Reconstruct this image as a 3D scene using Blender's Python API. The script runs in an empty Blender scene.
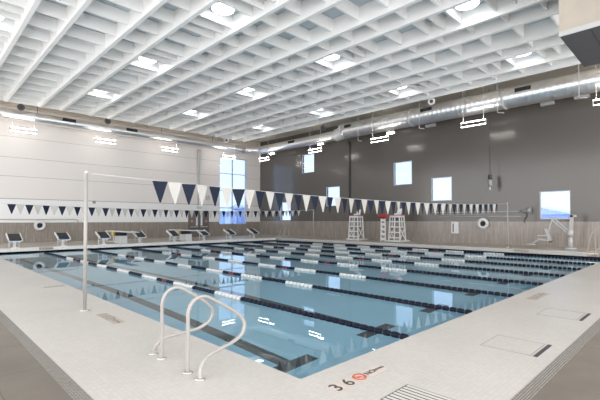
import bpy, bmesh, math, random
from mathutils import Vector, Matrix
random.seed(4)
S = bpy.context.scene
C = S.collection
PI = math.pi
XW, YW = 23.3, 29.7          # inner faces of the grey wall and of the white wall
RD = 0.22                    # top of the raised far deck
PX, PY = 19.8, 23.15         # pool size
WZ = -0.05                   # water level
ROOF = 9.9

# ------------------------------------------------------------------ materials
def nodes(name):
    m = bpy.data.materials.new(name); m.use_nodes = True
    nt = m.node_tree; b = nt.nodes['Principled BSDF']
    return m, nt, b
def mat(name, col, rough=.5, metal=0., spec=.5, var=0., vscale=3., bump=0., bscale=60., emit=None, estr=0.):
    m, nt, b = nodes(name)
    b.inputs['Base Color'].default_value = (*col, 1)
    b.inputs['Roughness'].default_value = rough
    b.inputs['Metallic'].default_value = metal
    b.inputs['Specular IOR Level'].default_value = spec
    if emit:
        b.inputs['Emission Color'].default_value = (*emit, 1)
        b.inputs['Emission Strength'].default_value = estr
    tc = nt.nodes.new('ShaderNodeTexCoord')
    if var:
        n = nt.nodes.new('ShaderNodeTexNoise'); n.inputs['Scale'].default_value = vscale; n.inputs['Detail'].default_value = 5
        nt.links.new(tc.outputs['Object'], n.inputs['Vector'])
        r = nt.nodes.new('ShaderNodeMapRange'); r.inputs['From Min'].default_value = .3; r.inputs['From Max'].default_value = .7
        r.inputs['To Min'].default_value = 1-var; r.inputs['To Max'].default_value = 1+var
        nt.links.new(n.outputs['Fac'], r.inputs['Value'])
        mx = nt.nodes.new('ShaderNodeVectorMath'); mx.operation = 'SCALE'
        mx.inputs[0].default_value = col
        nt.links.new(r.outputs['Result'], mx.inputs['Scale'])
        nt.links.new(mx.outputs['Vector'], b.inputs['Base Color'])
    if bump:
        n = nt.nodes.new('ShaderNodeTexNoise'); n.inputs['Scale'].default_value = bscale
        nt.links.new(tc.outputs['Object'], n.inputs['Vector'])
        bp = nt.nodes.new('ShaderNodeBump'); bp.inputs['Strength'].default_value = bump; bp.inputs['Distance'].default_value = .02
        nt.links.new(n.outputs['Fac'], bp.inputs['Height']); nt.links.new(bp.outputs['Normal'], b.inputs['Normal'])
    return m
def brick_mat(name, c1, c2, mortar, bw, rh, msize, rough=.4, offset=0., wall=False, big=.0, spec=.5):
    """tiles laid on world position; wall=True lays vertical planks on (z, x+y)"""
    m, nt, b = nodes(name)
    b.inputs['Roughness'].default_value = rough
    b.inputs['Specular IOR Level'].default_value = spec
    g = nt.nodes.new('ShaderNodeNewGeometry')
    vec = g.outputs['Position']
    if wall:
        vec = plank_vec(nt, vec)
    br = nt.nodes.new('ShaderNodeTexBrick')
    br.offset = offset; br.squash = 1
    br.inputs['Color1'].default_value = (*c1, 1); br.inputs['Color2'].default_value = (*c2, 1)
    br.inputs['Mortar'].default_value = (*mortar, 1)
    br.inputs['Scale'].default_value = 1; br.inputs['Mortar Size'].default_value = msize
    br.inputs['Mortar Smooth'].default_value = .2
    br.inputs['Brick Width'].default_value = bw; br.inputs['Row Height'].default_value = rh
    nt.links.new(vec, br.inputs['Vector'])
    out = br.outputs['Color']
    n = nt.nodes.new('ShaderNodeTexNoise'); n.inputs['Scale'].default_value = .8; n.inputs['Detail'].default_value = 6
    nt.links.new(vec, n.inputs['Vector'])
    r = nt.nodes.new('ShaderNodeMapRange'); r.inputs['From Min'].default_value = .3; r.inputs['From Max'].default_value = .7
    r.inputs['To Min'].default_value = 1-big; r.inputs['To Max'].default_value = 1+big
    nt.links.new(n.outputs['Fac'], r.inputs['Value'])
    sc = nt.nodes.new('ShaderNodeVectorMath'); sc.operation = 'SCALE'
    nt.links.new(out, sc.inputs[0]); nt.links.new(r.outputs['Result'], sc.inputs['Scale'])
    nt.links.new(sc.outputs['Vector'], b.inputs['Base Color'])
    return m
def plank_vec(nt, pos):
    s = nt.nodes.new('ShaderNodeSeparateXYZ'); nt.links.new(pos, s.inputs[0])
    a = nt.nodes.new('ShaderNodeMath'); a.operation = 'ADD'
    nt.links.new(s.outputs['X'], a.inputs[0]); nt.links.new(s.outputs['Y'], a.inputs[1])
    c = nt.nodes.new('ShaderNodeCombineXYZ')
    nt.links.new(s.outputs['Z'], c.inputs['X']); nt.links.new(a.outputs[0], c.inputs['Y'])
    return c.outputs[0]
def wall_mat(name, bands, seams, rough, seamcol, spec=.5, bump=0.):
    """bands: [(z upper limit, colour)], lowest band is wood-look planks; seams: heights of thin panel joints"""
    m, nt, b = nodes(name)
    b.inputs['Roughness'].default_value = rough
    b.inputs['Specular IOR Level'].default_value = spec
    g = nt.nodes.new('ShaderNodeNewGeometry'); pos = g.outputs['Position']
    s = nt.nodes.new('ShaderNodeSeparateXYZ'); nt.links.new(pos, s.inputs[0]); z = s.outputs['Z']
    def mth(op, a, bb):
        n = nt.nodes.new('ShaderNodeMath'); n.operation = op
        for i, v in enumerate((a, bb)):
            if isinstance(v, (int, float)): n.inputs[i].default_value = v
            else: nt.links.new(v, n.inputs[i])
        return n.outputs[0]
    pv = plank_vec(nt, pos)
    br = nt.nodes.new('ShaderNodeTexBrick'); br.offset = .5
    br.inputs['Color1'].default_value = (.27, .235, .205, 1); br.inputs['Color2'].default_value = (.32, .28, .247, 1)
    br.inputs['Mortar'].default_value = (.22, .188, .165, 1)
    br.inputs['Scale'].default_value = 1; br.inputs['Mortar Size'].default_value = .006
    br.inputs['Brick Width'].default_value = .9; br.inputs['Row Height'].default_value = .15
    nt.links.new(pv, br.inputs['Vector'])
    mp = nt.nodes.new('ShaderNodeMapping'); mp.inputs['Scale'].default_value = (.6, 9, 1)
    nt.links.new(pv, mp.inputs['Vector'])
    n = nt.nodes.new('ShaderNodeTexNoise'); n.inputs['Scale'].default_value = 1.5; n.inputs['Detail'].default_value = 4
    nt.links.new(mp.outputs[0], n.inputs['Vector'])
    r = nt.nodes.new('ShaderNodeMapRange'); r.inputs['From Min'].default_value = .3; r.inputs['From Max'].default_value = .7
    r.inputs['To Min'].default_value = .82; r.inputs['To Max'].default_value = 1.18
    nt.links.new(n.outputs['Fac'], r.inputs['Value'])
    sc = nt.nodes.new('ShaderNodeVectorMath'); sc.operation = 'SCALE'
    nt.links.new(br.outputs['Color'], sc.inputs[0]); nt.links.new(r.outputs['Result'], sc.inputs['Scale'])
    cur = sc.outputs['Vector']
    for zl, col in bands:
        k = mth('GREATER_THAN', z, zl)
        mx = nt.nodes.new('ShaderNodeMix'); mx.data_type = 'RGBA'
        nt.links.new(k, mx.inputs['Factor']); nt.links.new(cur, mx.inputs['A']); mx.inputs['B'].default_value = (*col, 1)
        cur = mx.outputs['Result']
    for zs, w in seams:
        k = mth('LESS_THAN', mth('ABSOLUTE', mth('SUBTRACT', z, zs), 0), w)
        mx = nt.nodes.new('ShaderNodeMix'); mx.data_type = 'RGBA'
        nt.links.new(k, mx.inputs['Factor']); nt.links.new(cur, mx.inputs['A']); mx.inputs['B'].default_value = (*seamcol, 1)
        cur = mx.outputs['Result']
    nt.links.new(cur, b.inputs['Base Color'])
    if bump:
        n2 = nt.nodes.new('ShaderNodeTexNoise'); n2.inputs['Scale'].default_value = .9; n2.inputs['Detail'].default_value = 2
        nt.links.new(pos, n2.inputs['Vector'])
        bp = nt.nodes.new('ShaderNodeBump'); bp.inputs['Strength'].default_value = bump; bp.inputs['Distance'].default_value = .05
        nt.links.new(n2.outputs['Fac'], bp.inputs['Height']); nt.links.new(bp.outputs['Normal'], b.inputs['Normal'])
    return m
def glassy(name, tint, rough=0.02):
    m = bpy.data.materials.new(name); m.use_nodes = True; nt = m.node_tree; nt.nodes.clear()
    o = nt.nodes.new('ShaderNodeOutputMaterial'); mx = nt.nodes.new('ShaderNodeMixShader')
    lw = nt.nodes.new('ShaderNodeLayerWeight'); lw.inputs['Blend'].default_value = .5
    pw = nt.nodes.new('ShaderNodeMath'); pw.operation = 'POWER'; pw.inputs[1].default_value = 5
    fr = nt.nodes.new('ShaderNodeMath'); fr.operation = 'MULTIPLY_ADD'; fr.inputs[1].default_value = .9; fr.inputs[2].default_value = .04
    nt.links.new(lw.outputs['Facing'], pw.inputs[0]); nt.links.new(pw.outputs[0], fr.inputs[0])
    t = nt.nodes.new('ShaderNodeBsdfTransparent'); t.inputs['Color'].default_value = (*tint, 1)
    gl = nt.nodes.new('ShaderNodeBsdfGlossy'); gl.inputs['Roughness'].default_value = rough
    nt.links.new(fr.outputs[0], mx.inputs[0]); nt.links.new(t.outputs[0], mx.inputs[1]); nt.links.new(gl.outputs[0], mx.inputs[2])
    nt.links.new(mx.outputs[0], o.inputs['Surface'])
    return m
def water_mat():
    m = bpy.data.materials.new('pool_water'); m.use_nodes = True; nt = m.node_tree; nt.nodes.clear()
    o = nt.nodes.new('ShaderNodeOutputMaterial')
    gl = nt.nodes.new('ShaderNodeBsdfGlass'); gl.inputs['IOR'].default_value = 1.33; gl.inputs['Roughness'].default_value = 0.0
    gl.inputs['Color'].default_value = (.93, .985, 1, 1)
    g = nt.nodes.new('ShaderNodeNewGeometry')
    n = nt.nodes.new('ShaderNodeTexNoise'); n.inputs['Scale'].default_value = 1.1; n.inputs['Detail'].default_value = 2
    nt.links.new(g.outputs['Position'], n.inputs['Vector'])
    bp = nt.nodes.new('ShaderNodeBump'); bp.inputs['Strength'].default_value = .022; bp.inputs['Distance'].default_value = .05
    nt.links.new(n.outputs['Fac'], bp.inputs['Height']); nt.links.new(bp.outputs['Normal'], gl.inputs['Normal'])
    nt.links.new(gl.outputs[0], o.inputs['Surface'])
    return m

M = {}
M['deck_tile'] = brick_mat('white_mosaic_tile', (.49, .455, .415), (.535, .50, .46), (.46, .435, .405), .052, .052, .004, rough=.34, big=.04)
M['concrete'] = brick_mat('grey_floor_tile', (.150, .127, .103), (.168, .143, .117), (.095, .082, .068), 2.4, 1.2, .008, rough=.5, offset=.5, big=.24)
M['tan_deck'] = mat('tan_deck', (.42, .37, .31), .45, var=.06, vscale=.5)
M['grate_strip'] = brick_mat('textured_strip', (.27, .24, .21), (.36, .33, .29), (.12, .105, .095), .05, .025, .006, rough=.5, offset=.5, big=.05)
M['curb'] = brick_mat('curb_tile', (.80, .78, .75), (.84, .82, .79), (.5, .48, .45), .15, .15, .004, rough=.3)
M['navy_tile'] = mat('navy_tile', (.012, .02, .045), .2)
M['plaster'] = mat('pool_plaster', (.44, .70, .84), .6, var=.03, vscale=.7)
M['lane_tile'] = mat('grey_lane_tile', (.10, .10, .105), .5)
M['water'] = water_mat()
M['wall_white'] = wall_mat('white_wall', [(1.58, (.88, .88, .88)), (3.2, (.83, .79, .765))],
                           [(3.2, .025), (4.72, .014), (6.0, .014), (7.4, .012)], .45, (.42, .41, .40))
M['wall_grey'] = wall_mat('grey_wall', [(1.66, (.108, .098, .090))], [], .17, (.1, .1, .1), spec=.6, bump=.10)
M['white_ceiling'] = mat('white_ceiling_paint', (.88, .88, .87), .6)
M['deck_paint'] = mat('blue_grey_deck_paint', (.56, .63, .67), .6)
M['tan_ceiling'] = mat('tan_roof_paint', (.70, .645, .55), .6)
M['white'] = mat('white_enamel', (.70, .69, .68), .35)
M['white_plastic'] = mat('white_plastic', (.74, .74, .74), .45)
M['offwhite'] = mat('cream_plastic', (.72, .70, .64), .45)
M['lift_grey'] = mat('pale_grey_enamel', (.46, .46, .46), .4)
M['black'] = mat('black_grip', (.018, .018, .02), .6)
M['dark'] = mat('dark_grey_metal', (.05, .05, .055), .5)
M['grey'] = mat('grey_metal', (.35, .35, .36), .4, metal=.3)
M['lightgrey'] = mat('light_grey_paint', (.5, .5, .5), .45)
M['steel'] = mat('brushed_steel', (.70, .69, .68), .28, metal=.85)
M['rail'] = mat('pale_coated_rail', (.39, .365, .345), .3)
M['duct'] = mat('galvanised_duct', (.86, .86, .87), .33, metal=.9)
M['navy'] = mat('navy_vinyl', (.007, .014, .034), .6, spec=.25)
M['flagwhite'] = mat('white_vinyl', (.55, .53, .50), .55)
M['float_navy'] = mat('navy_float', (.004, .007, .02), .5, spec=.2)
M['float_white'] = mat('white_float', (.62, .62, .61), .4)
M['red'] = mat('red_plastic', (.36, .025, .03), .4)
M['red_float'] = mat('dull_red_float', (.22, .02, .03), .4)
M['brown'] = mat('door_paint', (.16, .14, .125), .45)
M['yellow'] = mat('yellow_plastic', (.75, .52, .10), .4)
M['blue'] = mat('blue_paint', (.05, .30, .58), .4)
M['green'] = mat('green_sign', (.35, .62, .48), .5)
M['bulk_side'] = mat('beige_concrete', (.46, .41, .35), .7, var=.1, vscale=1.2)
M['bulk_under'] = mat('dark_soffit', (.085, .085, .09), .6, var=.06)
M['glass'] = glassy('window_glass', (.53, .61, .73))
M['frame'] = mat('window_frame', (.50, .53, .60), .4)
M['tile_pale'] = mat('pale_pink_tile', (.58, .50, .45), .4)
M['tile_tan'] = mat('worn_tan_tile', (.40, .35, .30), .45)
M['grate_slat'] = mat('pale_grate_plastic', (.56, .53, .49), .45)
M['ink'] = mat('dark_ink', (.06, .055, .05), .5)
M['redink'] = mat('red_ink', (.45, .10, .06), .5)
M['fadedink'] = mat('faded_ink', (.30, .26, .22), .5)
M['lamp'] = mat('round_lamp_lens', (.9, .9, .9), .5, emit=(.90, .95, 1), estr=9)
M['tube'] = mat('linear_lamp_lens', (.9, .9, .9), .5, emit=(1, .93, .84), estr=16)
M['up'] = mat('uplight_lens', (.9, .9, .9), .5, emit=(1, .94, .86), estr=45)
M['flood'] = mat('flood_lens', (.9, .9, .9), .5, emit=(1, .96, .90), estr=20)
M['outside_blue'] = mat('daylight_blue_cladding', (.50, .62, .88), .7)  # blue cast of daylight is put into the wall colour
M['outside_white'] = mat('pale_roof', (.80, .84, .92), .7)
M['outside_ground'] = mat('pale_ground', (.50, .56, .68), .8)

# ------------------------------------------------------------------ mesh helpers
class MB:
    def __init__(s): s.bm = bmesh.new()
    def box(s, x0, y0, z0, x1, y1, z1, mi=0):
        v = [s.bm.verts.new((x, y, z)) for x in (x0, x1) for y in (y0, y1) for z in (z0, z1)]
        for q in ((0, 1, 3, 2), (4, 6, 7, 5), (0, 4, 5, 1), (2, 3, 7, 6), (0, 2, 6, 4), (1, 5, 7, 3)):
            f = s.bm.faces.new([v[i] for i in q]); f.material_index = mi
        return s
    def rbox(s, c, size, M4=None, mi=0):
        hx, hy, hz = [q/2 for q in size]
        n0 = len(s.bm.verts); s.bm.verts.ensure_lookup_table()
        s.box(-hx, -hy, -hz, hx, hy, hz, mi); s.bm.verts.ensure_lookup_table()
        for v in s.bm.verts[n0:]:
            v.co = (M4 @ v.co if M4 else v.co) + Vector(c)
        return s
    def bar(s, a, b, w, h=None, mi=0):
        """rectangular bar from a to b"""
        a, b = Vector(a), Vector(b); h = h or w; d = (b-a); L = d.length; d.normalize()
        up = Vector((0, 0, 1)) if abs(d.z) < .95 else Vector((1, 0, 0))
        r = d.cross(up).normalized(); u = r.cross(d)
        v = []
        for p in (a, b):
            for sr, su in ((-1, -1), (1, -1), (1, 1), (-1, 1)):
                v.append(s.bm.verts.new(p + r*sr*w/2 + u*su*h/2))
        for i in range(4):
            j = (i+1) % 4
            s.bm.faces.new((v[i], v[j], v[4+j], v[4+i])).material_index = mi
        s.bm.faces.new(v[3::-1]).material_index = mi; s.bm.faces.new(v[4:]).material_index = mi
        return s
    def tube(s, pts, r, n=10, mi=0, smooth=True, cap=True):
        pts = [Vector(p) for p in pts]; rings = []
        rr = r if isinstance(r, (list, tuple)) else [r]*len(pts)
        prev = None
        for i, p in enumerate(pts):
            if i == 0: t = pts[1]-p
            elif i == len(pts)-1: t = p-pts[i-1]
            else: t = (pts[i+1]-p).normalized()+(p-pts[i-1]).normalized()
            t.normalize()
            if prev is None:
                up = Vector((0, 0, 1)) if abs(t.z) < .9 else Vector((1, 0, 0))
                u = t.cross(up).normalized()
            else:
                u = (prev - t*prev.dot(t)).normalized()
            prev = u; w = t.cross(u)
            rings.append([s.bm.verts.new(p + (u*math.cos(2*PI*k/n)+w*math.sin(2*PI*k/n))*rr[i]) for k in range(n)])
        for a, b in zip(rings, rings[1:]):
            for k in range(n):
                f = s.bm.faces.new((a[k], a[(k+1) % n], b[(k+1) % n], b[k])); f.smooth = smooth; f.material_index = mi
        if cap:
            s.bm.faces.new(rings[0][::-1]).material_index = mi; s.bm.faces.new(rings[-1]).material_index = mi
        return s
    def cyl(s, c, r, h, n=20, mi=0, r2=None):
        return s.tube([c, (c[0], c[1], c[2]+h)], [r, r if r2 is None else r2], n, mi)
    def torus(s, c, R, r, axis='Y', n=28, k=10, mi=0, mis=None):
        c = Vector(c); rings = []
        for i in range(n):
            a = 2*PI*i/n; ring = []
            for j in range(k):
                b = 2*PI*j/k; q = R+r*math.cos(b)
                l = (q*math.cos(a), r*math.sin(b), q*math.sin(a))
                p = Vector(l) if axis == 'Y' else Vector((l[1], l[0], l[2]))
                ring.append(s.bm.verts.new(c+p))
            rings.append(ring)
        for i in range(n):
            a, b = rings[i], rings[(i+1) % n]
            for j in range(k):
                f = s.bm.faces.new((a[j], a[(j+1) % k], b[(j+1) % k], b[j])); f.smooth = True
                f.material_index = mis(i) if mis else mi
        return s
    def prism(s, poly, off, mi=0):
        """polygon of 3D points pushed by off"""
        off = Vector(off); a = [s.bm.verts.new(p) for p in poly]; b = [s.bm.verts.new(Vector(p)+off) for p in poly]
        s.bm.faces.new(a).material_index = mi; s.bm.faces.new(b[::-1]).material_index = mi
        n = len(a)
        for i in range(n): s.bm.faces.new((a[i], b[i], b[(i+1) % n], a[(i+1) % n])).material_index = mi
        return s
    def obj(s, name, m, parent=None, loc=None):
        bmesh.ops.recalc_face_normals(s.bm, faces=s.bm.faces)
        me = bpy.data.meshes.new(name); s.bm.to_mesh(me); s.bm.free()
        for q in (m if isinstance(m, (list, tuple)) else [m]): me.materials.append(q)
        o = bpy.data.objects.new(name, me); C.objects.link(o)
        if loc: o.location = loc
        if parent: o.parent = parent
        return o
def tag(o, label, cat, group=None, kind=None):
    o['label'] = label; o['category'] = cat
    if group: o['group'] = group
    if kind: o['kind'] = kind
    return o
def struct(o): o['kind'] = 'structure'; return o
def empty(name, loc, label, cat, group=None, rz=0):
    o = bpy.data.objects.new(name, None); C.objects.link(o); o.location = loc; o.rotation_euler.z = rz
    o.empty_display_size = .2
    return tag(o, label, cat, group)
def copy_tree(root, loc, label, rz=None):
    r = root.copy(); C.objects.link(r); r.location = loc; r['label'] = label
    if rz is not None: r.rotation_euler.z = rz
    for ch in root.children:
        c = ch.copy(); C.objects.link(c); c.parent = r
        for g in ch.children:
            d = g.copy(); C.objects.link(d); d.parent = c
    return r
def arc(c, r, a0, a1, n, f):
    return [f(c[0]+r*math.cos(a0+(a1-a0)*i/n), c[1]+r*math.sin(a0+(a1-a0)*i/n)) for i in range(n+1)]
def text_mesh(name, body, size, m, loc, rot, parent=None, depth=.003):
    cu = bpy.data.curves.new(name, 'FONT'); cu.body = body; cu.size = size; cu.extrude = depth; cu.offset = size*.012
    o = bpy.data.objects.new(name+'_t', cu); C.objects.link(o)
    dg = bpy.context.evaluated_depsgraph_get()
    me = bpy.data.meshes.new_from_object(o.evaluated_get(dg)); me.name = name
    bpy.data.objects.remove(o); bpy.data.curves.remove(cu)
    me.materials.clear(); me.materials.append(m)
    t = bpy.data.objects.new(name, me); C.objects.link(t); t.location = loc; t.rotation_euler = rot
    if parent: t.parent = parent
    return t

# ------------------------------------------------------------------ room shell
b = MB()
b.box(-7.5, -7, -.3, -1.92, PY, 0); b.box(-1.92, -7, -.3, XW, -1.92, 0)  # cut short behind the camera so sky light from below reaches the ceiling
struct(b.obj('floor', M['concrete']))
b = MB(); b.box(PX, -1.92, -.3, XW, .9, 0)
struct(b.obj('floor', M['tan_deck']))
b = MB()
b.box(-12, PY+.25, -.3, XW, YW, RD); b.box(PX+.25, .9, -.3, XW, PY+.25, RD)
struct(b.obj('floor', M['tan_deck']))
b = MB()
b.box(-12, PY, -.3, PX, PY+.25, RD+.004); b.box(PX, .9, -.3, PX+.25, PY+.25, RD+.004)
struct(b.obj('trim_1', M['curb']))
b = MB()
b.box(-1.78, -1.78, -.3, 0, PY, .002); b.box(0, -1.78, -.3, PX, 0, .002)
struct(b.obj('trim_2', M['deck_tile']))
b = MB()
b.box(-1.92, -1.92, -.3, -1.78, PY, .003); b.box(-1.78, -1.92, -.3, PX, -1.78, .003)
struct(b.obj('trim_3', M['grate_strip']))

# pool basin: bottom with grey lane lines, walls, navy waterline band on the far sides
def bot(y): return -1.28 if y < 9 else -1.28-(y-9)/(PY-9)*1.6
b = MB(); bm = b.bm
ys = [0, 9, PY]
for y0, y1 in ((0, 9), (9, PY)):
    vs = [bm.verts.new(p) for p in ((0, y0, bot(y0)), (PX, y0, bot(y0)), (PX, y1, bot(y1)), (0, y1, bot(y1)))]
    bm.faces.new(vs)
def quad(pts, mi):
    bm.faces.new([bm.verts.new(p) for p in pts]).material_index = mi
for (x0, y0, x1, y1) in ((0, 0, PX, 0), (PX, 0, PX, PY), (PX, PY, 0, PY), (0, PY, 0, 0)):
    far = (x0 == PX and x1 == PX) or (y0 == PY and y1 == PY)
    zt = .03 if far else -.001
    zb = zt-.2 if far else zt-.16
    quad(((x0, y0, zt), (x1, y1, zt), (x1, y1, zb), (x0, y0, zb)), 1 if far else 0)
    quad(((x0, y0, zb), (x1, y1, zb), (x1, y1, bot(y1)), (x0, y0, bot(y0))), 0)
RX = [2.28, 4.60, 6.97, 9.35, 11.72, 14.1, 16.5, 18.9]       # lane ropes
LX = [(a+c)/2 for a, c in zip([0]+RX[:-1], RX)]
for lx in LX:                                               # lane lines with a T at both ends
    for y0, y1 in ((1.3, 9), (9, PY-1.3)):
        quad(((lx-.13, y0, bot(y0)+.004), (lx+.13, y0, bot(y0)+.004), (lx+.13, y1, bot(y1)+.004), (lx-.13, y1, bot(y1)+.004)), 2)
    for y0 in (1.25, PY-1.51):
        quad(((lx-.5, y0, bot(y0)+.006), (lx+.5, y0, bot(y0)+.006), (lx+.5, y0+.26, bot(y0+.26)+.006), (lx-.5, y0+.26, bot(y0+.26)+.006)), 2)
me = bpy.data.meshes.new('pool_basin'); bm.to_mesh(me); bm.free()
for q in ('plaster', 'navy_tile', 'lane_tile'): me.materials.append(M[q])
o = bpy.data.objects.new('pool_basin', me); C.objects.link(o); struct(o)
b = MB(); v = [b.bm.verts.new(p) for p in ((0, 0, WZ), (PX, 0, WZ), (PX, PY, WZ), (0, PY, WZ))]; b.bm.faces.new(v)
me = bpy.data.meshes.new('pool_water'); b.bm.to_mesh(me); b.bm.free(); me.materials.append(M['water'])
o = bpy.data.objects.new('pool_water', me); C.objects.link(o)
tag(o, 'calm pale blue water filling the swimming pool', 'water', kind='stuff')

# walls with openings
def wall(name, along, pos, t, lo, hi, zlo, zhi, holes, m):
    b = MB()
    us = sorted({lo, hi}|{q for h in holes for q in h[:2]}); zs = sorted({zlo, zhi}|{q for h in holes for q in h[2:]})
    for u0, u1 in zip(us, us[1:]):
        run = None
        for z0, z1 in zip(zs, zs[1:]):
            cu, cz = (u0+u1)/2, (z0+z1)/2
            if any(h[0] < cu < h[1] and h[2] < cz < h[3] for h in holes): continue
            if along == 'X': b.box(u0, pos, z0, u1, pos+t, z1)
            else: b.box(pos, u0, z0, pos+t, u1, z1)
    return struct(b.obj(name, m))
WL = (18.3, 21.52, 1.35, 7.85)
WR = [(21.88, 23.45, 6.13, 7.85), (18.86, 20.42, 2.97, 4.66), (11.99, 13.55, 4.38, 6.12), (8.98, 10.5, 3.08, 4.72), (2.17, 3.71, 1.80, 3.42), (25.0, 26.5, 1.72, 3.50)]
wall('wall_left', 'X', YW, .3, -12, XW+.3, 0, ROOF, [WL], M['wall_white'])
wall('wall_right', 'Y', XW, .3, -12, YW, 0, ROOF, WR, M['wall_grey'])
def window(n, along, pos, u0, u1, z0, z1, mv, mh):
    b = MB(); w = .05
    def bx(a0, a1, c0, c1, d0=.02, d1=.10):
        if along == 'X': b.box(a0, pos+d0, c0, a1, pos+d1, c1)
        else: b.box(pos+d0, a0, c0, pos+d1, a1, c1)
    bx(u0, u0+w, z0, z1); bx(u1-w, u1, z0, z1); bx(u0+w, u1-w, z0, z0+w); bx(u0+w, u1-w, z1-w, z1)
    for q in mv: bx(q-.05, q+.05, z0+w, z1-w)
    for q in mh:
        bx(u0+w, u1-w, q-.035, q+.035, .03, .09)
    fr = struct(b.obj('window_%d' % n, M['frame']))
    g = MB()
    if along == 'X': g.box(u0+w/2, pos+.055, z0+w/2, u1-w/2, pos+.065, z1-w/2)
    else: g.box(pos+.055, u0+w/2, z0+w/2, pos+.065, u1-w/2, z1-w/2)
    g.obj('window_glass', M['glass'], fr)
window(1, 'X', YW, *WL, [19.83], [2.95, 4.62, 6.30])
for i, h in enumerate(WR): window(i+2, 'Y', XW, *h, [], [])

# roof deck: white above the hung grid, tan out to the walls
CX, CY = 19.73, 27.65
b = MB(); b.box(-12, -6, ROOF, CX, CY, ROOF+.2)
struct(b.obj('ceiling', M['deck_paint']))
b = MB(); b.box(-12, CY, ROOF, XW+.3, YW+.3, ROOF+.2); b.box(CX, -6, ROOF, XW+.3, CY, ROOF+.2)
struct(b.obj('ceiling', M['tan_ceiling']))
b = MB()                                                     # tan girders at the wall tops
for y in (YW-.16,): b.box(-12, y-.14, 9.40, XW-.3, y+.14, 9.46); b.box(-12, y-.14, 9.82, XW-.3, y+.14, 9.88); b.box(-12, y-.03, 9.46, XW-.3, y+.03, 9.82)
struct(b.obj('trim_4', M['tan_ceiling']))

# ------------------------------------------------------------------ hung ceiling grid
BEAMS = []
for k in range(-3, 5):
    BEAMS += [(6.03+3.07*k, 'A', k), (7.27+3.07*k, 'B', k)]
names = {
 ('A', -3): 'white ceiling beam second left of the camera-side corner, furthest from the grey wall',
 ('B', -3): 'white ceiling beam at the far left edge of the hung grid',
 ('A', -2): 'deep white ceiling beam crossing the upper left corner of the view',
 ('B', -2): 'deep white ceiling beam third left of the leftmost row of round lights',
 ('A', -1): 'deep white ceiling beam second left of the leftmost row of round lights',
 ('B', -1): 'white ceiling beam along the left side of the leftmost row of round lights',
 ('A', 0): 'white ceiling beam along the right side of the leftmost row of round lights',
 ('B', 0): 'white ceiling beam second right of the leftmost row of round lights',
 ('A', 1): 'white ceiling beam second left of the middle row of round lights',
 ('B', 1): 'white ceiling beam along the left side of the middle row of round lights',
 ('A', 2): 'white ceiling beam along the right side of the middle row of round lights',
 ('B', 2): 'white ceiling beam second right of the middle row of round lights',
 ('A', 3): 'white ceiling beam second left of the row of round lights nearest the grey wall',
 ('B', 3): 'white ceiling beam along the left side of the lights nearest the grey wall',
 ('A', 4): 'white ceiling beam along the right side of the lights nearest the grey wall',
 ('B', 4): 'outermost white ceiling beam, edging the hung grid beside the big duct'}
TH = .16
LXs = [5.2-6.14, 5.2, 11.34, 17.48]; LYs = [2.85, 9.4, 15.95, 22.5]; LZ = 9.60  # first row of lights is out of view, added for its light
PL = {}
def plate_mesh(w):
    if w not in PL:
        o = MB().box(0, -.035, 9.37, w, .035, 9.88).obj('baffle', M['white_ceiling']); PL[w] = o.data; bpy.data.objects.remove(o)
    return PL[w]
for i, (x, t, k) in enumerate(BEAMS):
    y0 = -5.5 if x < 8.8 else -.15
    root = empty('ceiling_beam', (x, y0, 9.2), names[(t, k)], 'ceiling beam', 'long beams of the hung ceiling grid')
    MB().box(0, 0, 0, TH, CY-y0, ROOF-9.2-.01).obj('beam', M['white_ceiling'], root)
    if i+1 < len(BEAMS):
        w = round(BEAMS[i+1][0]-x-TH, 3); me = plate_mesh(w)
        lit = t == 'B' and any(x+TH < lx < x+TH+w for lx in LXs)
        yy = []
        j = -12
        while True:
            y = 10.0+1.31*j; j += 1
            if y > CY-.1: break
            if y < y0+.05: continue
            yy.append(y)
        if lit:
            for ly in LYs: yy += [ly+.6+.655, ly-.71-.655]
        for y in sorted(yy):
            if y < y0+.05 or y > CY-.1: continue
            o = bpy.data.objects.new('baffle', me); C.objects.link(o); o.parent = root; o.location = (TH, y-y0, -9.2)
b = MB(); b.box(-8, CY, 9.25, CX, CY+.08, ROOF-.01)
struct(b.obj('trim_5', M['white_ceiling']))

# round lights in the grid
lroot = None
rown = {5.2: 'leftmost row', 11.34: 'middle row', 17.48: 'row nearest the grey wall', LXs[0]: 'unseen row added for light past the left edge'}
nth = ['closest to the viewer', 'second closest', 'third closest', 'farthest']
for lx in LXs:
    for q, ly in enumerate(LYs):
        lab = 'round bright ceiling light, %s of the %s' % (nth[q], rown[lx])
        if lroot is None:
            lroot = empty('ceiling_light', (lx, ly, LZ), lab, 'ceiling light', 'round lights in the hung ceiling grid')
            MB().cyl((0, 0, 0), .40, .03, 32).obj('lens', M['lamp'], lroot)
            bb = MB(); bb.tube([(0, 0, .03), (0, 0, .1), (0, 0, .2), (0, 0, ROOF-LZ-.01)], [.43, .42, .25, .2], 32)
            bb.obj('housing', M['white'], lroot)
        else: copy_tree(lroot, (lx, ly, LZ), lab)

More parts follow.
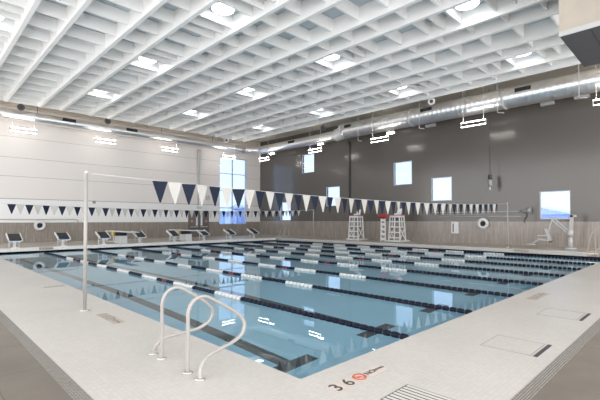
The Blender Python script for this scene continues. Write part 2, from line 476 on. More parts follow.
# ------------------------------------------------------------------ pendant wall lights
def pendant(loc, rz, label, first=[None]):
    if first[0] is None:
        r = empty('pendant_light', loc, label, 'pendant light', 'twin bar pendant lights beside the walls', rz)
        h = MB(); h.box(-.72, -.05, .19, .72, .05, .215); h.box(-.72, -.05, .0, .72, .05, .02); h.box(-.74, -.06, .0, -.715, .06, .25); h.box(.715, -.06, 0, .74, .06, .25)
        h.obj('housing', M['white'], r)
        MB().box(-.71, -.03, -.022, .71, .03, .0).obj('lamp_tube', M['tube'], r)
        MB().box(-.71, -.03, .216, .71, .03, .25).obj('uplight_tube', M['up'], r)
        for s in (-1, 1):
            MB().tube([(s*.6, 0, .25), (s*.6, 0, ROOF-loc[2]-.005)], .014, 6).obj('rod', M['white'], r)
        first[0] = r; return r
    return copy_tree(first[0], loc, label, rz)
ZP = 7.32
for x, lab in ((2.07, 'twin bar pendant light before the white wall, farthest left in the view'),
               (7.0, 'twin bar pendant light before the white wall, second from the left'),
               (11.9, 'twin bar pendant light before the white wall, third from the left'),
               (17.6, 'twin bar pendant light hanging just above the tall corner window')):
    pendant(((x+3.1)*1.025-3.1, 27.82, ZP+.13), 0, lab)
for y, lab in ((26.0, 'twin bar pendant light hanging in the corner beside the grey wall'),
               (19.4, 'twin bar pendant light in front of the high small window of the grey wall'),
               (13.1, 'twin bar pendant light below the duct, left of the duct reducer bracket'),
               (6.5, 'twin bar pendant light below the widest blue-lit stretch of duct'),
               (-.05, 'twin bar pendant light below the dark overhead slab at right edge')):
    pendant((20.8, y, ZP+.05), PI/2, lab)

# thin drop rods with a foot hook
hk = None
for y, zb, lab in ((15.0, 7.66, 'thin white drop rod with a hooked foot, left of the middle pendant'),
                   (10.0, 7.76, 'thin white drop rod with a hooked foot, between the two duct-side pendants'),
                   (5.13, 7.86, 'thin white drop rod with a hooked foot, right of the widest pendant'),
                   (1.25, 7.86, 'thin white drop rod with a hooked foot, below the dark overhead slab')):
    b = MB().tube([(0, 0, ROOF-zb-.01), (0, 0, .05), (.0, -.05, 0), (.0, -.35, -.07)], .02, 6)
    tag(b.obj('drop_rod', M['white'], None, (20.8, y, zb)), lab, 'rod', 'hooked rods by the grey wall')

# ------------------------------------------------------------------ ducts
def duct_mesh(pts_r, rib, m, name, parent):
    """pts_r: list of (point, radius); ribs every `rib` metres"""
    P, R = [], []
    for (a, ra), (c, rc) in zip(pts_r, pts_r[1:]):
        a, c = Vector(a), Vector(c); L = (c-a).length; n = max(1, int(L/rib))
        for i in range(n):
            for f, k in ((0, 1), (.12, 1.0), (.16, 1.008), (.22, 1.008), (.26, 1.0)):
                t = (i+f)/n
                P.append(a.lerp(c, t)); R.append((ra+(rc-ra)*t)*k)
    P.append(Vector(pts_r[-1][0])); R.append(pts_r[-1][1])
    return MB().tube(P, R, 24).obj(name, m, parent)
DX = 21.6; DZ = 8.80; DZ2 = 8.60
d = empty('air_duct', (DX, 16.5, DZ), 'large round galvanised duct running along the top of the grey wall', 'duct')
def rel(p): return (p[0]-DX, p[1]-16.5, p[2]-DZ)
duct_mesh([(rel((DX, -5.5, DZ)), .59), (rel((DX, 16.95, DZ)), .59)], .3, M['duct'], 'duct_run', d)
MB().tube([rel((DX, 16.92, DZ)), rel((DX, 17.0, DZ)), rel((DX, 17.05, DZ-.08)), rel((DX, 17.75, DZ2)), rel((DX, 17.85, DZ2)), rel((DX, 18.0, DZ2))], [.62, .62, .54, .50, .42, .40], 28).obj('reducer', M['white'], d)
el = [(DX, 18.0, DZ2), (DX, 27.4, DZ2)]
duct_mesh([(rel(el[0]), .385), (rel(el[1]), .385)], .5, M['duct'], 'duct_run', d)
for y in (4.9, 10.9):
    MB().tube([rel((DX, y, DZ)), rel((DX, y+.12, DZ))], .625, 28).obj('flange', M['lightgrey'], d)
def duct_grille(y, z, r, lng=.8):
    g = MB(); a = math.radians(155)
    g.box(-.03, -lng/2, -.11, .03, lng/2, .11)
    return g.obj('grille', M['black'], d, (-r*.93, y-16.5, z-DZ+r*.32))
for y in (3.88, 9.65): duct_grille(y, DZ, .60)
duct_grille(16.2, DZ, .60, .6); duct_grille(22.75, DZ2, .39, .8)
for y in (1.5, 7.3, 13.4, 20.5, 25.2):
    MB().tube([rel((DX, y, DZ+.35)), rel((DX, y, ROOF-.005))], .015, 6).obj('hanger', M['grey'], d)
YD = 28.55; ZD = 8.64
d2 = empty('air_duct', (8, YD, ZD), 'narrower round galvanised duct running along the top of the white wall', 'duct')
duct_mesh([((-18, 0, 0), .34), ((12.38, 0, 0), .34)], .6, M['duct'], 'duct_run', d2)
ep = [(12.4, 0, 0)]+[(12.4+1.2*math.sin(a), -1.15+1.15*math.cos(a), 0) for a in [i*PI/16 for i in range(1, 9)]]
MB().tube([(q[0]+8-DX, q[1]+YD-16.5, q[2]+ZD-DZ) for q in ep], [.35]*len(ep), 24).obj('elbow', M['duct'], d)
for x in (4.95, 9.33):
    MB().box(-.42, -.03, -.11, .42, .03, .11).obj('grille', M['black'], d2, (x-8, -.33, .14))
for x in (-2, 3.1, 7.6, 11.9, 16.8):
    MB().tube([(x-8, 0, .30), (x-8, 0, ROOF-ZD-.005)], .015, 6).obj('hanger', M['dark'], d2)

# small ceiling speakers / cameras hung at the ceiling edge
def speaker(loc, lab, m, m2):
    r = empty('ceiling_speaker', loc, lab, 'speaker')
    d0 = Vector((-3.1, -3.1, 1.7))-Vector(loc); d0.normalize()
    MB().tube([(0, 0, 0), tuple(-d0*.30)], [.22, .17], 16).obj('body', m, r)
    MB().tube([tuple(d0*.001), tuple(d0*.02)], .11, 14).obj('cone', m2, r)
    MB().tube([tuple(-d0*.12), (-d0.x*.12, -d0.y*.12, ROOF-loc[2]-.005)], .02, 6).obj('stem', m, r)
speaker((2.05, 27.85, 9.05), 'dark round speaker above the leftmost pendant light', M['dark'], M['black'])
speaker((7.4, 27.85, 9.07), 'dark round speaker above the second pendant light from the left', M['dark'], M['black'])
speaker((17.85, 27.85, 9.12), 'white round camera at the ceiling edge above the tall corner window', M['white'], M['dark'])
speaker((20.15, 17.9, 9.0), 'dark round speaker left of the duct reducer', M['dark'], M['black'])
speaker((19.95, 8.7, 9.1), 'white round speaker with dark cone before the big duct', M['white'], M['dark'])

# wall floodlights below the duct
for y, z, lit, lab in ((27.4, 8.29, 1, 'small lit floodlight on the grey wall nearest the corner'),
                       (20.8, 8.37, 1, 'small lit floodlight on the grey wall right of the high window'),
                       (13.6, 8.22, 1, 'small lit floodlight on the grey wall above the third window'),
                       (10.4, 8.27, 0, 'unlit pale floodlight on the grey wall left of the big duct grille'),
                       (3.2, 8.32, 0, 'unlit pale floodlight on the grey wall above the hanging device'),
                       (1.55, 8.37, 0, 'unlit pale floodlight on the grey wall nearest the right edge')):
    r = empty('wall_floodlight', (XW, y, z), lab, 'floodlight', 'floodlights high on the grey wall')
    MB().box(-.32, -.34, .05, -.05, .34, .22).obj('housing', M['lightgrey'], r)
    MB().box(-.05, -.06, .08, -.001, .06, .18).obj('bracket', M['dark'], r)
    MB().box(-.335, -.31, .06, -.322, .31, .21).obj('lens', M['flood'] if lit else M['lightgrey'], r)

# ------------------------------------------------------------------ overhead slab at right
b = MB(); b.box(10.1, -5.5, 7.0, 13.43, -.27, ROOF-.01, 0)
o = b.obj('overhead_slab', [M['bulk_side'], M['bulk_under']])
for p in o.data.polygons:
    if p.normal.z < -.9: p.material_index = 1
struct(o)
b = MB(); b.box(10.1, -1.0, 6.992, 13.43, -.98, 7.0)
struct(b.obj('trim_6', M['dark']))
b = MB(); b.box(10.06, -5.5, 6.96, 10.1, -.27, 7.1)
struct(b.obj('trim_7', M['lightgrey']))

# ------------------------------------------------------------------ lane ropes
def float_mesh(n, pitch, r, m, name):
    b = MB()
    for i in range(n):
        y = pitch*(i+.5)
        b.tube([(0, y-pitch*.42, 0), (0, y-pitch*.36, 0), (0, y-pitch*.1, 0), (0, y+pitch*.1, 0), (0, y+pitch*.36, 0), (0, y+pitch*.42, 0)],
               [r*.45, r*.9, r, r, r*.9, r*.45], 12)
    o = b.obj(name, m); me = o.data; bpy.data.objects.remove(o); return me
pitch = .15
fm = {c: float_mesh(7, pitch, .056, M['float_'+c], 'float_section') for c in ('navy', 'white')}
fr = float_mesh(2, pitch, .058, M['red_float'], 'red_float')
rope_lab = ['navy and white lane rope nearest the two grab rails', 'second lane rope counted from the grab rails',
            'third lane rope counted from the grab rails', 'fourth lane rope from the grab rails, middle of the pool',
            'fifth lane rope counted from the grab rails', 'third lane rope counted from the grey wall',
            'second lane rope counted from the grey wall', 'navy and white lane rope nearest the grey wall']
rope0 = None
for x, lab in zip(RX, rope_lab):
    if rope0 is None:
        r = rope0 = empty('lane_rope', (x, 0, WZ+.025), lab, 'lane rope', 'lane ropes floating across the pool')
        MB().tube([(0, .0, 0), (0, PY-.002, 0)], .012, 6).obj('cable', M['grey'], r)
        y = .01; k = 0
        while y+1.05 <= PY-.05:
            if k < 4: c = 'navy'
            elif k >= 18: c = 'navy'
            else: c = 'white' if k % 2 == 0 else 'navy'
            o = bpy.data.objects.new('float_section', fm[c]); C.objects.link(o); o.parent = r; o.location = (0, y, 0)
            o['label'] = '%s floats' % c
            if k in (7, 15):
                q = bpy.data.objects.new('red_float', fr); C.objects.link(q); q.parent = r; q.location = (0, y+3*pitch-.075, 0)
                q['label'] = 'red floats'
            y += 1.05; k += 1
    else: copy_tree(rope0, (x, 0, WZ+.025), lab)

# ------------------------------------------------------------------ pennant strings
def pole(loc, h, lab):
    r = empty('flag_pole', loc, lab, 'pole', 'poles holding the backstroke pennants')
    MB().tube([(0, 0, .02), (0, 0, h)], .034, 12).obj('pole', M['rail'], r)
    MB().cyl((0, 0, .002), .085, .025, 18).obj('base_plate', M['steel'], r)
    MB().rbox((0, 0, h-.02), (.05, .05, .10)).obj('cap', M['white'], r)
pA, pB = (-.64, 5.25, 0), (20.7, 4.62, RD)
pC, pD = (-.70, 18.9, 0), (20.7, 19.5, RD)
pole(pA, 2.66, 'tall pale pole on the near left deck holding the large pennants')
pole(pB, 2.46, 'tall pale pole on the far deck left of the pool lift')
pole(pC, 2.45, 'pale pole on the left deck near the left edge, holding the distant pennants')
pole(pD, 2.36, 'pale pole on the far deck left of the lifeguard chairs')
def pennants(a, bb, ends, mid, x0, x1, w, h, label, white0, skip=0):
    a, bb = Vector(a), Vector(bb); d = (bb-a).normalized(); a = a+d*.06; bb = bb-d*.06; L = (bb-a).length
    r = empty('pennant_string', (a.x, a.y, 0), label, 'pennant string', 'pennant strings across the pool')
    def z(t):                                                # t in 0..1
        return mid+(ends[0]-mid)*(1-t*2)**2 if t < .5 else mid+(ends[1]-mid)*(t*2-1)**2
    pts = [tuple((a+d*L*t)-Vector((a.x, a.y, 0))+Vector((0, 0, z(t)-a.z))) for t in [i/40 for i in range(41)]]
    MB().tube(pts, .006, 5).obj('cord', M['white'], r)
    def pm(hw, m, name):
        o = MB().prism([(-hw, -.002, 0), (hw, -.002, 0), (.015, -.002, -h), (-.015, -.002, -h)], (0, .004, 0)).obj(name, m)
        me = o.data; bpy.data.objects.remove(o); return me
    mn, mw = pm(w/2, M['navy'], 'pennant'), pm(w/2, M['flagwhite'], 'pennant')
    s = x0; i = 0
    ang = math.atan2(d.y, d.x)
    while s < x1:
        t = s/L
        o = bpy.data.objects.new('pennant', mn if (i % 2 == white0) else mw); C.objects.link(o); o.parent = r
        o['label'] = 'navy pennant' if (i % 2 == white0) else 'white pennant'
        p = (a+d*s)-Vector((a.x, a.y, 0)); o.location = (p.x, p.y, z(t)-.004)
        big = random.uniform(-.22, .22)
        if i == 6 and skip: big = -.45
        o.rotation_euler = (random.uniform(-.05, .05), 0, ang+big)
        s += w+.005; i += 1
pennants((pA[0], pA[1], 0), (pB[0], pB[1], 0), (2.65, 2.66), 2.43, 1.41, 20.05, .335, .47,
         'near string of large navy and white pennants across the pool', 0, 1)
pennants((pC[0], pC[1], 0), (pD[0], pD[1], 0), (2.50, 2.58), 2.34, .92, 19.9, .335, .44,
         'distant string of small navy and white pennants across the pool', 0)

# ------------------------------------------------------------------ grab rails on the near left deck
def smooth_path(P, n=6):
    out = []
    P = [Vector(p) for p in P]
    for i in range(len(P)-1):
        p0 = P[max(i-1, 0)]; p1 = P[i]; p2 = P[i+1]; p3 = P[min(i+2, len(P)-1)]
        for k in range(n):
            t = k/n
            out.append(.5*((2*p1)+(p2-p0)*t+(2*p0-5*p1+4*p2-p3)*t*t+(3*p1-p0-3*p2+p3)*t**3))
    out.append(P[-1]); return out
gr = None
for (y, lab) in ((1.68, 'looped grab rail on the near deck, the one closer to the tall pole'),
                 (1.03, 'looped grab rail on the near deck, the one closer to the pool corner')):
    if gr is None:
        gr = empty('grab_rail', (-.79, y, 0), lab, 'grab rail', 'two grab rails over the recessed steps')
        f = lambda X, Z, dy=0: (X+.79, dy, Z)
        P = [f(-.79, .01), f(-.79, .30), f(-.79, .58), f(-.785, .72), f(-.72, .83), f(-.59, .87), f(-.44, .80), f(-.28, .70, .01), f(-.10, .57, .02),
             f(-.03, .45, .04), f(-.08, .33, .06), f(-.24, .26, .08), f(-.45, .235, .12), f(-.66, .20, .17), f(-.76, .12, .21), f(-.79, .01, .24)]
        if True: P = [(p[0], p[1], p[2]) for p in P]
        MB().tube(smooth_path(P, 5), .0215, 12).obj('tube', M['rail'], gr)
        for dy in (0, .24):
            MB().cyl((0, dy, .002), .058, .018, 20, r2=.05).obj('base_plate', M['steel'], gr)
    else:
        q = copy_tree(gr, (-.79, y, 0), lab)
        for ch in q.children:                              # mirrored foot: lower end comes down toward the corner
            pass
        q.scale = (1.0, -1.12, .97)

# ------------------------------------------------------------------ starting blocks
blk = None
BX = [1.12, 3.47, 5.72, 8.0, 10.45, 12.85, 15.25, 17.6]
blab = ['starting block nearest the left edge of the view', 'starting block second from the left, right of the ring buoy',
        'starting block left of the first springboard', 'starting block right of the first springboard',
        'starting block left of the second springboard', 'starting block right of the second springboard, before the doors',
        'starting block below the tall corner window', 'starting block nearest the grey wall']
for x, lab in zip(BX, blab):
    loc = (x, PY+.12, RD)
    if blk is None:
        blk = empty('starting_block', loc, lab, 'starting block', 'starting blocks along the far left end')
        # sloping black grip deck, white side plates
        MB().prism([(-.29, -.12, .42), (-.29, .62, .72), (-.29, .62, .765), (-.29, -.12, .465)], (.58, 0, 0)).obj('grip_top', M['black'], blk)
        MB().prism([(-.27, -.10, .38), (-.27, .60, .66), (-.27, .60, .715), (-.27, -.10, .418)], (.54, 0, 0)).obj('tray', M['blue'], blk)
        for s in (-1, 1):
            xx = s*.31-.02
            MB().prism([(xx, -.16, .37), (xx, .68, .69), (xx, .70, .80), (xx, .60, .82), (xx, -.16, .50)], (.04, 0, 0)).obj('side_plate', M['white'], blk)
        p = MB(); p.box(-.06, .08, .03, .06, .20, .46); p.obj('post', M['white'], blk)
        for xx in (-.2, .26): MB().bar((xx, .42, .01), (xx, .42, .60), .035).obj('leg', M['white'], blk)
        p = MB(); p.box(-.22, .36, .24, .28, .52, .27); p.obj('step', M['white'], blk)
        p = MB(); p.box(-.14, .02, .006, .14, .30, .03); p.obj('base_plate', M['steel'], blk)
        p = MB(); p.bar((-.25, -.17, .36), (.25, -.17, .36), .03); p.bar((-.25, -.17, .36), (-.25, -.08, .44), .03); p.bar((.25, -.17, .36), (.25, -.08, .44), .03)
        p.obj('start_grip', M['steel'], blk)
    else: copy_tree(blk, loc, lab)

# ------------------------------------------------------------------ springboards
sb = None
for x, lab in ((7.0, 'low springboard at the far end, the one nearer the left'), (11.68, 'low springboard at the far end, the one before the double doors')):
    loc = (x, PY+.3, RD)
    if sb is None:
        sb = empty('springboard', loc, lab, 'diving board', 'springboards between the starting blocks')
        y0, y1 = 21.6-loc[1], 26.2-loc[1]
        p = MB(); p.box(-.25, y0, .75, .25, y1, .80); p.obj('board', M['offwhite'], sb)
        p = MB(); p.box(-.235, y0+.05, .735, .235, y1-.05, .75); p.obj('underside', M['blue'], sb)
        p = MB(); p.box(-.22, .05, .006, .22, 1.05, .50); p.obj('pedestal', M['white_plastic'], sb)
        p = MB(); p.tube([(-.34, .55, .61), (.34, .55, .61)], .115, 20); p.obj('roller', M['black'], sb)
        p = MB(); p.tube([(-.37, 1.05, .60), (-.31, 1.05, .60)], .17, 22); p.obj('adjusting_wheel', M['yellow'], sb)
        p = MB()
        for s in (-1, 1): p.bar((s*.22, 2.45, .01), (s*.22, 2.55, .74), .06); p.bar((s*.22, 2.45, .03), (s*.22, 1.05, .12), .05)
        p.obj('rear_frame', M['white'], sb)
    else: copy_tree(sb, loc, lab)

# ------------------------------------------------------------------ lifeguard chairs
lc = None
for y, lab in ((16.05, 'white lattice lifeguard chair standing alone on the far deck'), (12.4, 'white lattice lifeguard chair beside the white rack with red top')):
    loc = (21.95, y, RD)
    if lc is None:
        lc = empty('lifeguard_chair', loc, lab, 'lifeguard chair', 'lifeguard chairs by the grey wall')
        Hs = 1.85
        def c4(z):                                           # corner positions taper with height
            t = z/Hs; return (-.62+.17*t, .36-.0*t, -.72+.20*t, .62-.08*t)
        def corner(i, z):
            x0, x1, y0, y1 = c4(z); return [(x0, y0, z), (x0, y1, z), (x1, y0, z), (x1, y1, z)][i]
        for i in range(4):
            MB().bar(corner(i, .05), corner(i, Hs), .10).obj('leg', M['white_plastic'], lc)
        for z in (.28, .66, 1.04, 1.42):
            p = MB(); a, c = corner(0, z), corner(1, z)
            p.box(a[0]-.07, a[1]-.03, z-.04, a[0]+.09, c[1]+.03, z+.04); p.obj('step', M['white_plastic'], lc)
        p = MB()
        a, c = corner(0, .5), corner(1, .5)
        my = (a[1]+c[1])/2
        p.bar((corner(0, .1)[0], my, .1), (corner(0, Hs)[0], my, Hs), .07)
        p.obj('middle_rail', M['white_plastic'], lc)
        for i, k in ((0, 2), (1, 3)):
            p = MB(); p.bar(corner(i, .12), corner(k, .98), .07); p.bar(corner(k, .12), corner(i, .98), .07)
            p.bar(corner(i, 1.04), corner(k, 1.04), .08); p.bar(corner(i, 1.42), corner(k, 1.42), .07)
            p.bar(((corner(i, 1.04)[0]+corner(k, 1.04)[0])/2, corner(i, 1.04)[1], 1.04), ((corner(i, Hs)[0]+corner(k, Hs)[0])/2, corner(i, Hs)[1], Hs), .07)
            p.obj('side_brace', M['white_plastic'], lc)
        p = MB(); p.box(-.50, -.56, Hs-.13, .40, .56, Hs); p.obj('seat_box', M['white_plastic'], lc)
        p = MB(); p.box(-.54, -.60, Hs, .44, .60, Hs+.05); p.obj('red_deck', M['red'], lc)
        p = MB(); p.box(-.15, -.26, Hs+.05, .35, .26, Hs+.16); p.prism([(.30, -.27, Hs+.16), (.30, .27, Hs+.16), (.44, .23, Hs+.50), (.44, -.23, Hs+.50)], (.06, 0, .0))
        p.obj('seat', M['white_plastic'], lc)
        p = MB(); p.box(-.80, -.85, .004, .95, .78, .09); p.obj('base_platform', M['white_plastic'], lc)
    else: copy_tree(lc, loc, lab)
for o in [q for q in C.objects if q.name.startswith('lifeguard_chair')]: o.scale = (.74, .70, 1)
# rescue rack with red bundle
r = empty('rescue_rack', (21.2, 13.1, RD), 'narrow white rack with a red bundle on top, left of the second lifeguard chair', 'rescue rack')
p = MB()
for s in (-1, 1): p.bar((0, s*.19, .01), (0, s*.16, 1.68), .06)
p.obj('upright', M['white_plastic'], r)
for z in (.15, .5, .85, 1.2, 1.5):
    MB().bar((0, -.20, z), (0, .20, z+.05), .05, .16).obj('rung', M['white_plastic'], r)
p = MB(); p.bar((0, -.15, .2), (0, .15, .8), .04); p.bar((0, .15, .9), (0, -.15, 1.5), .04); p.obj('strap', M['lightgrey'], r)
p = MB(); p.tube([(0, -.34, 1.80), (0, -.28, 1.80), (0, .28, 1.80), (0, .36, 1.80)], [.10, .17, .17, .10], 14); p.obj('red_bundle', M['red'], r)

# ------------------------------------------------------------------ pool lift
r = empty('pool_lift', (21.6, 1.88, RD), 'white pool lift with a hanging seat below the low wide window', 'pool lift')
r.scale = (.9, .9, .95)
p = MB(); p.cyl((0, 0, .004), .33, .10, 28, r2=.31); p.obj('base', M['lift_grey'], r)
p = MB(); p.cyl((0, 0, .10), .13, .62, 18, r2=.10); p.obj('pedestal', M['lift_grey'], r)
p = MB(); p.cyl((0, 0, .72), .17, .34, 20); p.obj('motor_housing', M['lightgrey'], r)
p = MB(); p.cyl((.03, 0, .80), .176, .10, 20); p.obj('copper_band', mat('brass_band', (.45, .30, .15), .35, metal=.6), r)
p = MB(); p.bar((0, -.06, 1.02), (0, -.10, 1.88), .16, .20); p.box(-.10, -.32, 1.78, .10, .06, 1.90); p.obj('mast', M['lift_grey'], r)
for z in (0, .17):
    MB().bar((0, .08, .86+z), (0, .86, 1.58+z*1.2), .075).obj('lift_arm', M['lift_grey'], r)
p = MB(); p.bar((0, .84, 1.80), (0, 1.10, .95), .07); p.bar((0, .84, 1.55), (0, .84, 1.82), .09); p.obj('hanger_arm', M['lightgrey'], r)
p = MB(); p.prism([(-.22, .94, .48), (-.22, 1.06, .44), (-.22, 1.25, 1.12), (-.22, 1.15, 1.15)], (.44, 0, 0)); p.obj('seat_back', M['lift_grey'], r)
p = MB(); p.prism([(-.24, 1.0, .40), (-.24, 1.62, .48), (-.24, 1.62, .55), (-.24, 1.0, .50)], (.48, 0, 0)); p.obj('seat', M['lift_grey'], r)
for s in (-1, 1):
    MB().bar((s*.26, 1.10, .74), (s*.26, 1.62, .72), .05).obj('armrest', M['lightgrey'], r)
p = MB()
for s in (-1, 1): p.bar((s*.2, 1.60, .50), (s*.2, 1.95, .26), .04)
p.box(-.24, 1.75, .19, .24, 2.20, .24); p.obj('footrest', M['lift_grey'], r)
p = MB(); p.cyl((-.2, 1.0, .34), .05, .1, 12); p.cyl((.2, 1.0, .34), .05, .1, 12); p.obj('pivot', M['dark'], r)

# ------------------------------------------------------------------ ladder rails at the far pool edge
def ladder(loc, rz, s, lab):
    r = empty('pool_ladder', loc, lab, 'pool ladder', None, rz)
    for y in (-.26, .26):
        P = [(.55*s, y, -.001), (.55*s, y, .45), (.50*s, y, .78), (.32*s, y, .90), (.12*s, y, .80), (-.10*s, y, .3), (-.14*s, y, -.1), (-.14*s, y, -.8)]
        MB().tube(smooth_path(P, 5), .022, 10).obj('hand_rail', M['rail'], r)
    for z in (-.45, -.75):
        MB().box(-.18*s-.04, -.25, z, -.18*s+.04, .25, z+.03).obj('rung', M['steel'], r)
ladder((PX+.02, 22.35, RD), 0, 1, 'pale ladder rails at the far corner of the pool')
r = empty('pool_ladder', (PX+.25, .72, 0), 'pale ladder rails at the right edge of the view, beside the pool lift', 'pool ladder')
for dy in (0,-.45):
    P = [(-.02, .22+dy, -.05), (-.0, .12+dy, .50), (0, .0+dy, 1.02), (.03, -.06+dy, 1.17), (.12, -.10+dy, 1.13), (.22, -.11+dy, .9), (.26, -.12+dy, .01)]
    MB().tube(smooth_path(P, 5), .024, 10).obj('hand_rail', M['rail'], r)
MB().bar((-.02, .20, .16), (-.02, -.25, .16), .03).obj('rung', M['steel'], r)

# ------------------------------------------------------------------ ring buoys
for loc, ax, lab in (((3.55, YW-.10, 1.37), 'Y', 'white ring buoy on the far left wall above the wood band'),
                     ((XW-.10, 6.92, 1.52), 'X', 'white ring buoy on the grey wall left of the pool lift')):
    r = empty('ring_buoy', loc, lab, 'ring buoy', 'ring buoys hung on the walls')
    MB().torus((0, 0, 0), .265, .095, ax).obj('ring', M['white_plastic'], r)
    R0 = .375
    pts = [(R0*math.cos(a)*(1 if ax == 'Y' else 0), R0*math.cos(a)*(0 if ax == 'Y' else 1), R0*math.sin(a)) for a in [i*2*PI/24 for i in range(25)]]
    MB().tube(pts, .008, 5).obj('grab_line', M['lightgrey'], r)
    p = MB()
    if ax == 'Y': p.box(-.15, .02, -.15, .15, .098, .15)
    else: p.box(.02, -.15, -.15, .098, .15, .15)
    p.obj('hook_plate', M['black'], r)

# ------------------------------------------------------------------ things on the walls
r = empty('first_aid_box', (XW, 8.74, .85), 'tall white cabinet on the grey wall left of the ring buoy', 'cabinet')
MB().box(-.18, -.24, 0, -.001, .24, .78).obj('body', M['white'], r)
MB().box(-.20, -.21, .03, -.18, .05, .75).obj('door', M['white_plastic'], r)
MB().box(-.205, .06, .10, -.18, .12, .66).obj('window_slot', M['dark'], r)
def pipe(pts, rad, m, name, lab, cat, n=8):
    P = [Vector(p) for p in pts]; c = P[0].copy()
    return tag(MB().tube([tuple(p-c) for p in P], rad, n).obj(name, m, None, tuple(c)), lab, cat)
pipe([(-12, YW-.05, 1.80), (5.7, YW-.05, 1.80), (5.95, YW-.05, 1.76), (6.0, YW-.05, 1.60)], .035, M['lightgrey'], 'conduit_pipe', 'pale pipe along the white wall above the left ring buoy', 'pipe')
pipe([(15.99, YW-.20, 8.25), (15.99, YW-.16, 7.9), (15.99, YW-.10, 4.6), (15.99, YW-.10, 3.1)], [.14, .11, .06, .05], M['lightgrey'], 'down_pipe', 'grey down pipe on the white wall above the double doors', 'pipe')
pipe([(XW-.10, 17.74, 8.3), (XW-.10, 17.74, 7.9), (XW-.07, 17.74, 7.6), (XW-.07, 17.74, 1.8)], [.09, .09, .05, .04], M['dark'], 'down_pipe', 'dark pipe down the grey wall above the first lifeguard chair', 'pipe')
pipe([(XW-.06, 10.4, 2.26), (XW-.06, 4.7, 2.28)], .02, M['lightgrey'], 'wall_rail', 'upper thin pale rail on the grey wall behind the right pole', 'rail')
pipe([(XW-.06, 9.9, 1.97), (XW-.06, 4.5, 1.97)], .02, M['lightgrey'], 'wall_rail', 'lower thin pale rail on the grey wall behind the right pole', 'rail')
r = empty('wall_horn', (XW-.01, 4.4, 2.28), 'grey horn device on the grey wall at the end of the rails', 'horn')
MB().tube([(-.12, .30, .0), (-.14, .12, .02), (-.16, -.10, .04), (-.16, -.28, .04)], [.07, .11, .15, .19], 16).obj('horn', M['grey'], r)
MB().box(-.10, -.05, -.08, 0, .15, .10).obj('bracket', M['dark'], r)
MB().tube(smooth_path([(-.05, .05, -.08), (-.05, -.02, -.30), (-.05, .10, -.45), (-.05, .14, -.62), (-.05, .06, -.72)], 4), .018, 6).obj('cord', M['dark'], r)
r = empty('hanging_device', (22.5, 6.19, 4.3), 'grey device hanging on a thin black cable before the grey wall', 'hanging device')
MB().tube([(0, 0, .25), (0, 0, ROOF-4.3-.005)], .018, 6).obj('cable', M['dark'], r)
MB().tube([(0, 0, .28), (0, 0, .20), (0, 0, .02), (0, 0, -.04)], [.04, .11, .11, .06], 16).obj('upper_body', M['dark'], r)
MB().tube([(0, 0, -.04), (0, 0, -.12), (0, 0, -.42), (0, 0, -.50)], [.06, .13, .13, .06], 16).obj('lower_body', M['grey'], r)
MB().tube([(0, 0, -.50), (0, 0, -.60), (0, 0, -.72)], [.03, .06, .03], 12).obj('tip', M['white'], r)
tag(MB().box(-.10, -.05, -.10, .10, 0, .10).obj('junction_box', M['fadedink'], None, (7.09, YW-.002, 3.12)), 'small tan box on the white wall right of the tall pole', 'box')
r = empty('wall_clock', (17.06, YW-.005, 3.83), 'round white clock on the wall left of the tall corner window', 'clock')
MB().tube([(0, 0, 0), (0, -.05, 0)], .22, 24).obj('case', M['grey'], r)
MB().tube([(0, -.05, 0), (0, -.06, 0)], .19, 24).obj('face', M['white'], r)
p = MB(); p.box(-.012, -.068, 0, .012, -.061, .14); p.box(0, -.068, -.012, .10, -.061, .012); p.obj('hand', M['black'], r)
r = empty('exit_sign', (16.11, YW-.002, 2.80), 'small pale green exit sign above the double doors', 'sign')
MB().box(-.20, -.06, 0, .20, 0, .20).obj('case', M['green'], r)
text_mesh('lettering', 'EXIT', .17, M['white'], (-.165, -.062, .04), (PI/2, 0, 0), r)

# double doors
d = struct(MB().box(15.02, YW-.06, RD, 17.14, YW-.001, 2.62).obj('door_1', M['brown']))
for x0, x1, s in ((15.09, 16.05, 1), (16.11, 17.07, -1)):
    MB().box(x0, YW-.10, RD+.02, x1, YW-.061, 2.53).obj('door_leaf', M['brown'], d)
    gx = x1-.30 if s == 1 else x0+.12
    MB().box(gx, YW-.108, 1.25, gx+.18, YW-.101, 2.35).obj('glass_lite', mat('lite_glass', (.75, .8, .85), .1), d)
    MB().box(x0+.1, YW-.16, 1.10, x1-.1, YW-.11, 1.17).obj('push_bar', M['steel'], d)
    rx = x0+.15 if s == 1 else x1-.35
    MB().box(rx, YW-.108, 1.55, rx+.20, YW-.101, 1.75).obj('notice', mat('pink_notice', (.6, .28, .25), .5), d)

# ------------------------------------------------------------------ deck hatches, drains and markings
def hatch(x0, x1, lab, ys=(-.9, -1.59)):
    r = empty('deck_hatch', ((x0+x1)/2, (ys[0]+ys[1])/2, .002), lab, 'hatch', 'hatches in the near right deck')
    cx, cy = (x0+x1)/2, (ys[0]+ys[1])/2
    p = MB(); t = .008
    p.box(x0-cx, ys[0]-cy-t, .0005, x1-cx, ys[0]-cy, .003); p.box(x0-cx, ys[1]-cy+.06, .0005, x1-cx, ys[1]-cy+.06+t, .003)
    p.box(x0-cx, ys[1]-cy+.06, .0005, x0-cx+t, ys[0]-cy, .003); p.box(x1-cx-t, ys[1]-cy+.06, .0005, x1-cx, ys[0]-cy, .003)
    p.obj('joint', M['fadedink'], r)
    MB().box(x0-cx, ys[1]-cy-.02, .001, x1-cx, ys[1]-cy+.03, .005).obj('slot', M['dark'], r)
hatch(2.63, 3.32, 'thin outlined deck hatch with dark slot, nearer the viewer')
hatch(5.23, 5.98, 'thin outlined deck hatch with dark slot, farther along the deck')
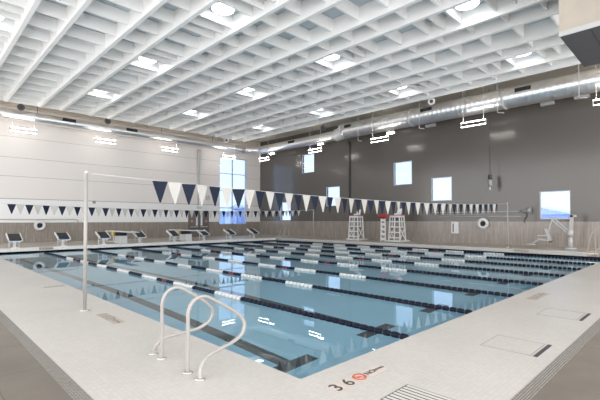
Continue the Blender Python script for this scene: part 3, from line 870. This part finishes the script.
tag(MB().box(-.24, -.02, 0, .24, .02, .006).obj('drain_slot', M['fadedink'], None, (-.32, 8.85, .003)), 'narrow slot drain on the left deck beyond the tall pole', 'drain')
# slatted drain cover
r = empty('drain_grate', (.2, -.9, .004), 'white slatted drain cover at the bottom edge of the view', 'grate')
MB().box(0, -.92, 0, .50, 0, .004).obj('tray', M['dark'], r)
p = MB()
k = 0
while .012+k*.062 < .48:
    a = .012+k*.062; p.box(a, -.905, .004, a+.036, -.015, .008); k += 1
o = p.obj('slats', M['grate_slat'], r); o['kind'] = 'stuff'
# depth markers
def marker(loc, rz, lab, faded=False, wall=None, size=.17):
    r = empty('depth_marker', loc, lab, 'depth marker', None, rz)
    rot = (0, 0, 0)
    ink = M['fadedink'] if faded else M['ink']
    bk = M['tile_pale'] if not faded else M['tile_tan']
    for k, (a, w_) in enumerate(((-.25, 1.05), (.88, 1.05), (2.0, 1.05), (3.12, .95), (4.12, 1.0))):
        MB().box(a*size, -.12*size, .0, (a+w_)*size, 1.02*size, .0015).obj('marker_tile', bk, r)
    text_mesh('depth_figure', '3', size*1.35, ink, (-.15*size, 0, .004), rot, r, .001)
    text_mesh('depth_figure', '6', size*1.35, ink, (size*.98, 0, .004), rot, r, .001)
    p = MB(); cx = size*2.52; cz = size*.45; R = size*.42
    P = [(cx+R*math.cos(a), cz+R*math.sin(a), .003) for a in [i*2*PI/24 for i in range(25)]]
    p.tube(P, .011, 5); p.bar((cx-R*.7, cz+R*.7, .003), (cx+R*.7, cz-R*.7, .003), .018, .003)
    p.bar((cx-R*.5, cz-R*.1, .002), (cx+R*.45, cz+.01, .002), .02, .002)
    p.obj('no_diving_symbol', M['fadedink'] if faded else M['redink'], r)
    text_mesh('lettering', 'NO', size*.62, ink, (size*3.18, size*.25, .004), rot, r, .001)
    text_mesh('lettering', 'DIVING', size*.33, ink, (size*4.13, size*.35, .004), rot, r, .001)
    return r
marker((.07, -.50, .004), 0, 'dark 3 6 no diving marker on the near deck by the pool corner')
marker((-.58, 4.72, .002), -PI/2, 'faded depth marker on the left deck right of the tall pole', True)
marker((6.75, -.50, .002), 0, 'faded depth marker on the right deck beyond the hatches', True, size=.2)
m1 = marker((2.25, PY-.004, .08), 0, 'depth marker on the far left curb face under the ring buoy', True, size=.13); m1.rotation_euler = (PI/2, 0, 0)
m1 = marker((PX-.004, 4.0, .08), 0, 'depth marker on the far curb face left of the pool lift', True, size=.13); m1.rotation_euler = (PI/2, 0, -PI/2)

# ------------------------------------------------------------------ outside, seen through the windows
struct(MB().box(-80, YW+.3, -.6, 140, 160, -.4).obj('ground_outside', M['outside_ground']))
struct(MB().box(XW+.3, -60, -.6, 140, YW+.29, -.4).obj('ground_outside', M['outside_ground']))
def house(x, y, w, dd, h, lab):
    r = empty('neighbouring_building', (x, y, -.4), lab, 'building', None)
    MB().box(-w/2, -dd/2, 0, w/2, dd/2, h).obj('wall', M['outside_blue'], r)
    MB().prism([(-w/2-.4, -dd/2-.4, h), (-w/2-.4, dd/2+.4, h), (-w/2-.4, 0, h+dd*.13)], (w+.8, 0, 0)).obj('roof', M['outside_white'], r)
    for k in range(3):
        MB().box(-w/2+w*(k+.3)/3.2, -dd/2-.03, h*.3, -w/2+w*(k+.3)/3.2+w*.12, -dd/2-.001, h*.75).obj('window', M['outside_white'], r)
        MB().box(-w/2-.03, -dd/2+dd*(k+.3)/3.2, h*.3, -w/2-.001, -dd/2+dd*(k+.3)/3.2+dd*.12, h*.75).obj('window', M['outside_white'], r)
house(36, 62, 9, 8, 3.6, 'low building tinted daylight blue outside, left half of the tall window')
house(46, 60, 7, 8, 4.3, 'low building tinted daylight blue outside, right half of the tall window')
house(62, 13.5, 10, 9, 2.9, 'low building tinted daylight blue outside the low wide window')

# ------------------------------------------------------------------ light, world, camera
w = bpy.data.worlds.new('World'); S.world = w; w.use_nodes = True
bg = w.node_tree.nodes['Background']; bg.inputs['Color'].default_value = (1, .985, .98, 1); bg.inputs['Strength'].default_value = 2.9

cd = bpy.data.cameras.new('camera'); cam = bpy.data.objects.new('camera', cd); C.objects.link(cam)
cd.sensor_width = 36; cd.lens = 24.0; cd.shift_y = 11/600; cd.clip_end = 400
cam.location = (-3.10, -3.147, 1.74)
cam.rotation_euler = (PI/2+math.atan(9.2/400), 0, math.radians(45.5)-PI/2)
S.camera = cam
S.view_settings.view_transform = 'Standard'; S.view_settings.look = 'None'
S.view_settings.exposure = 0.2; S.view_settings.gamma = 1; S.view_settings.use_curve_mapping = False
S.cycles.sample_clamp_indirect = 6
S.cycles.use_denoising = True
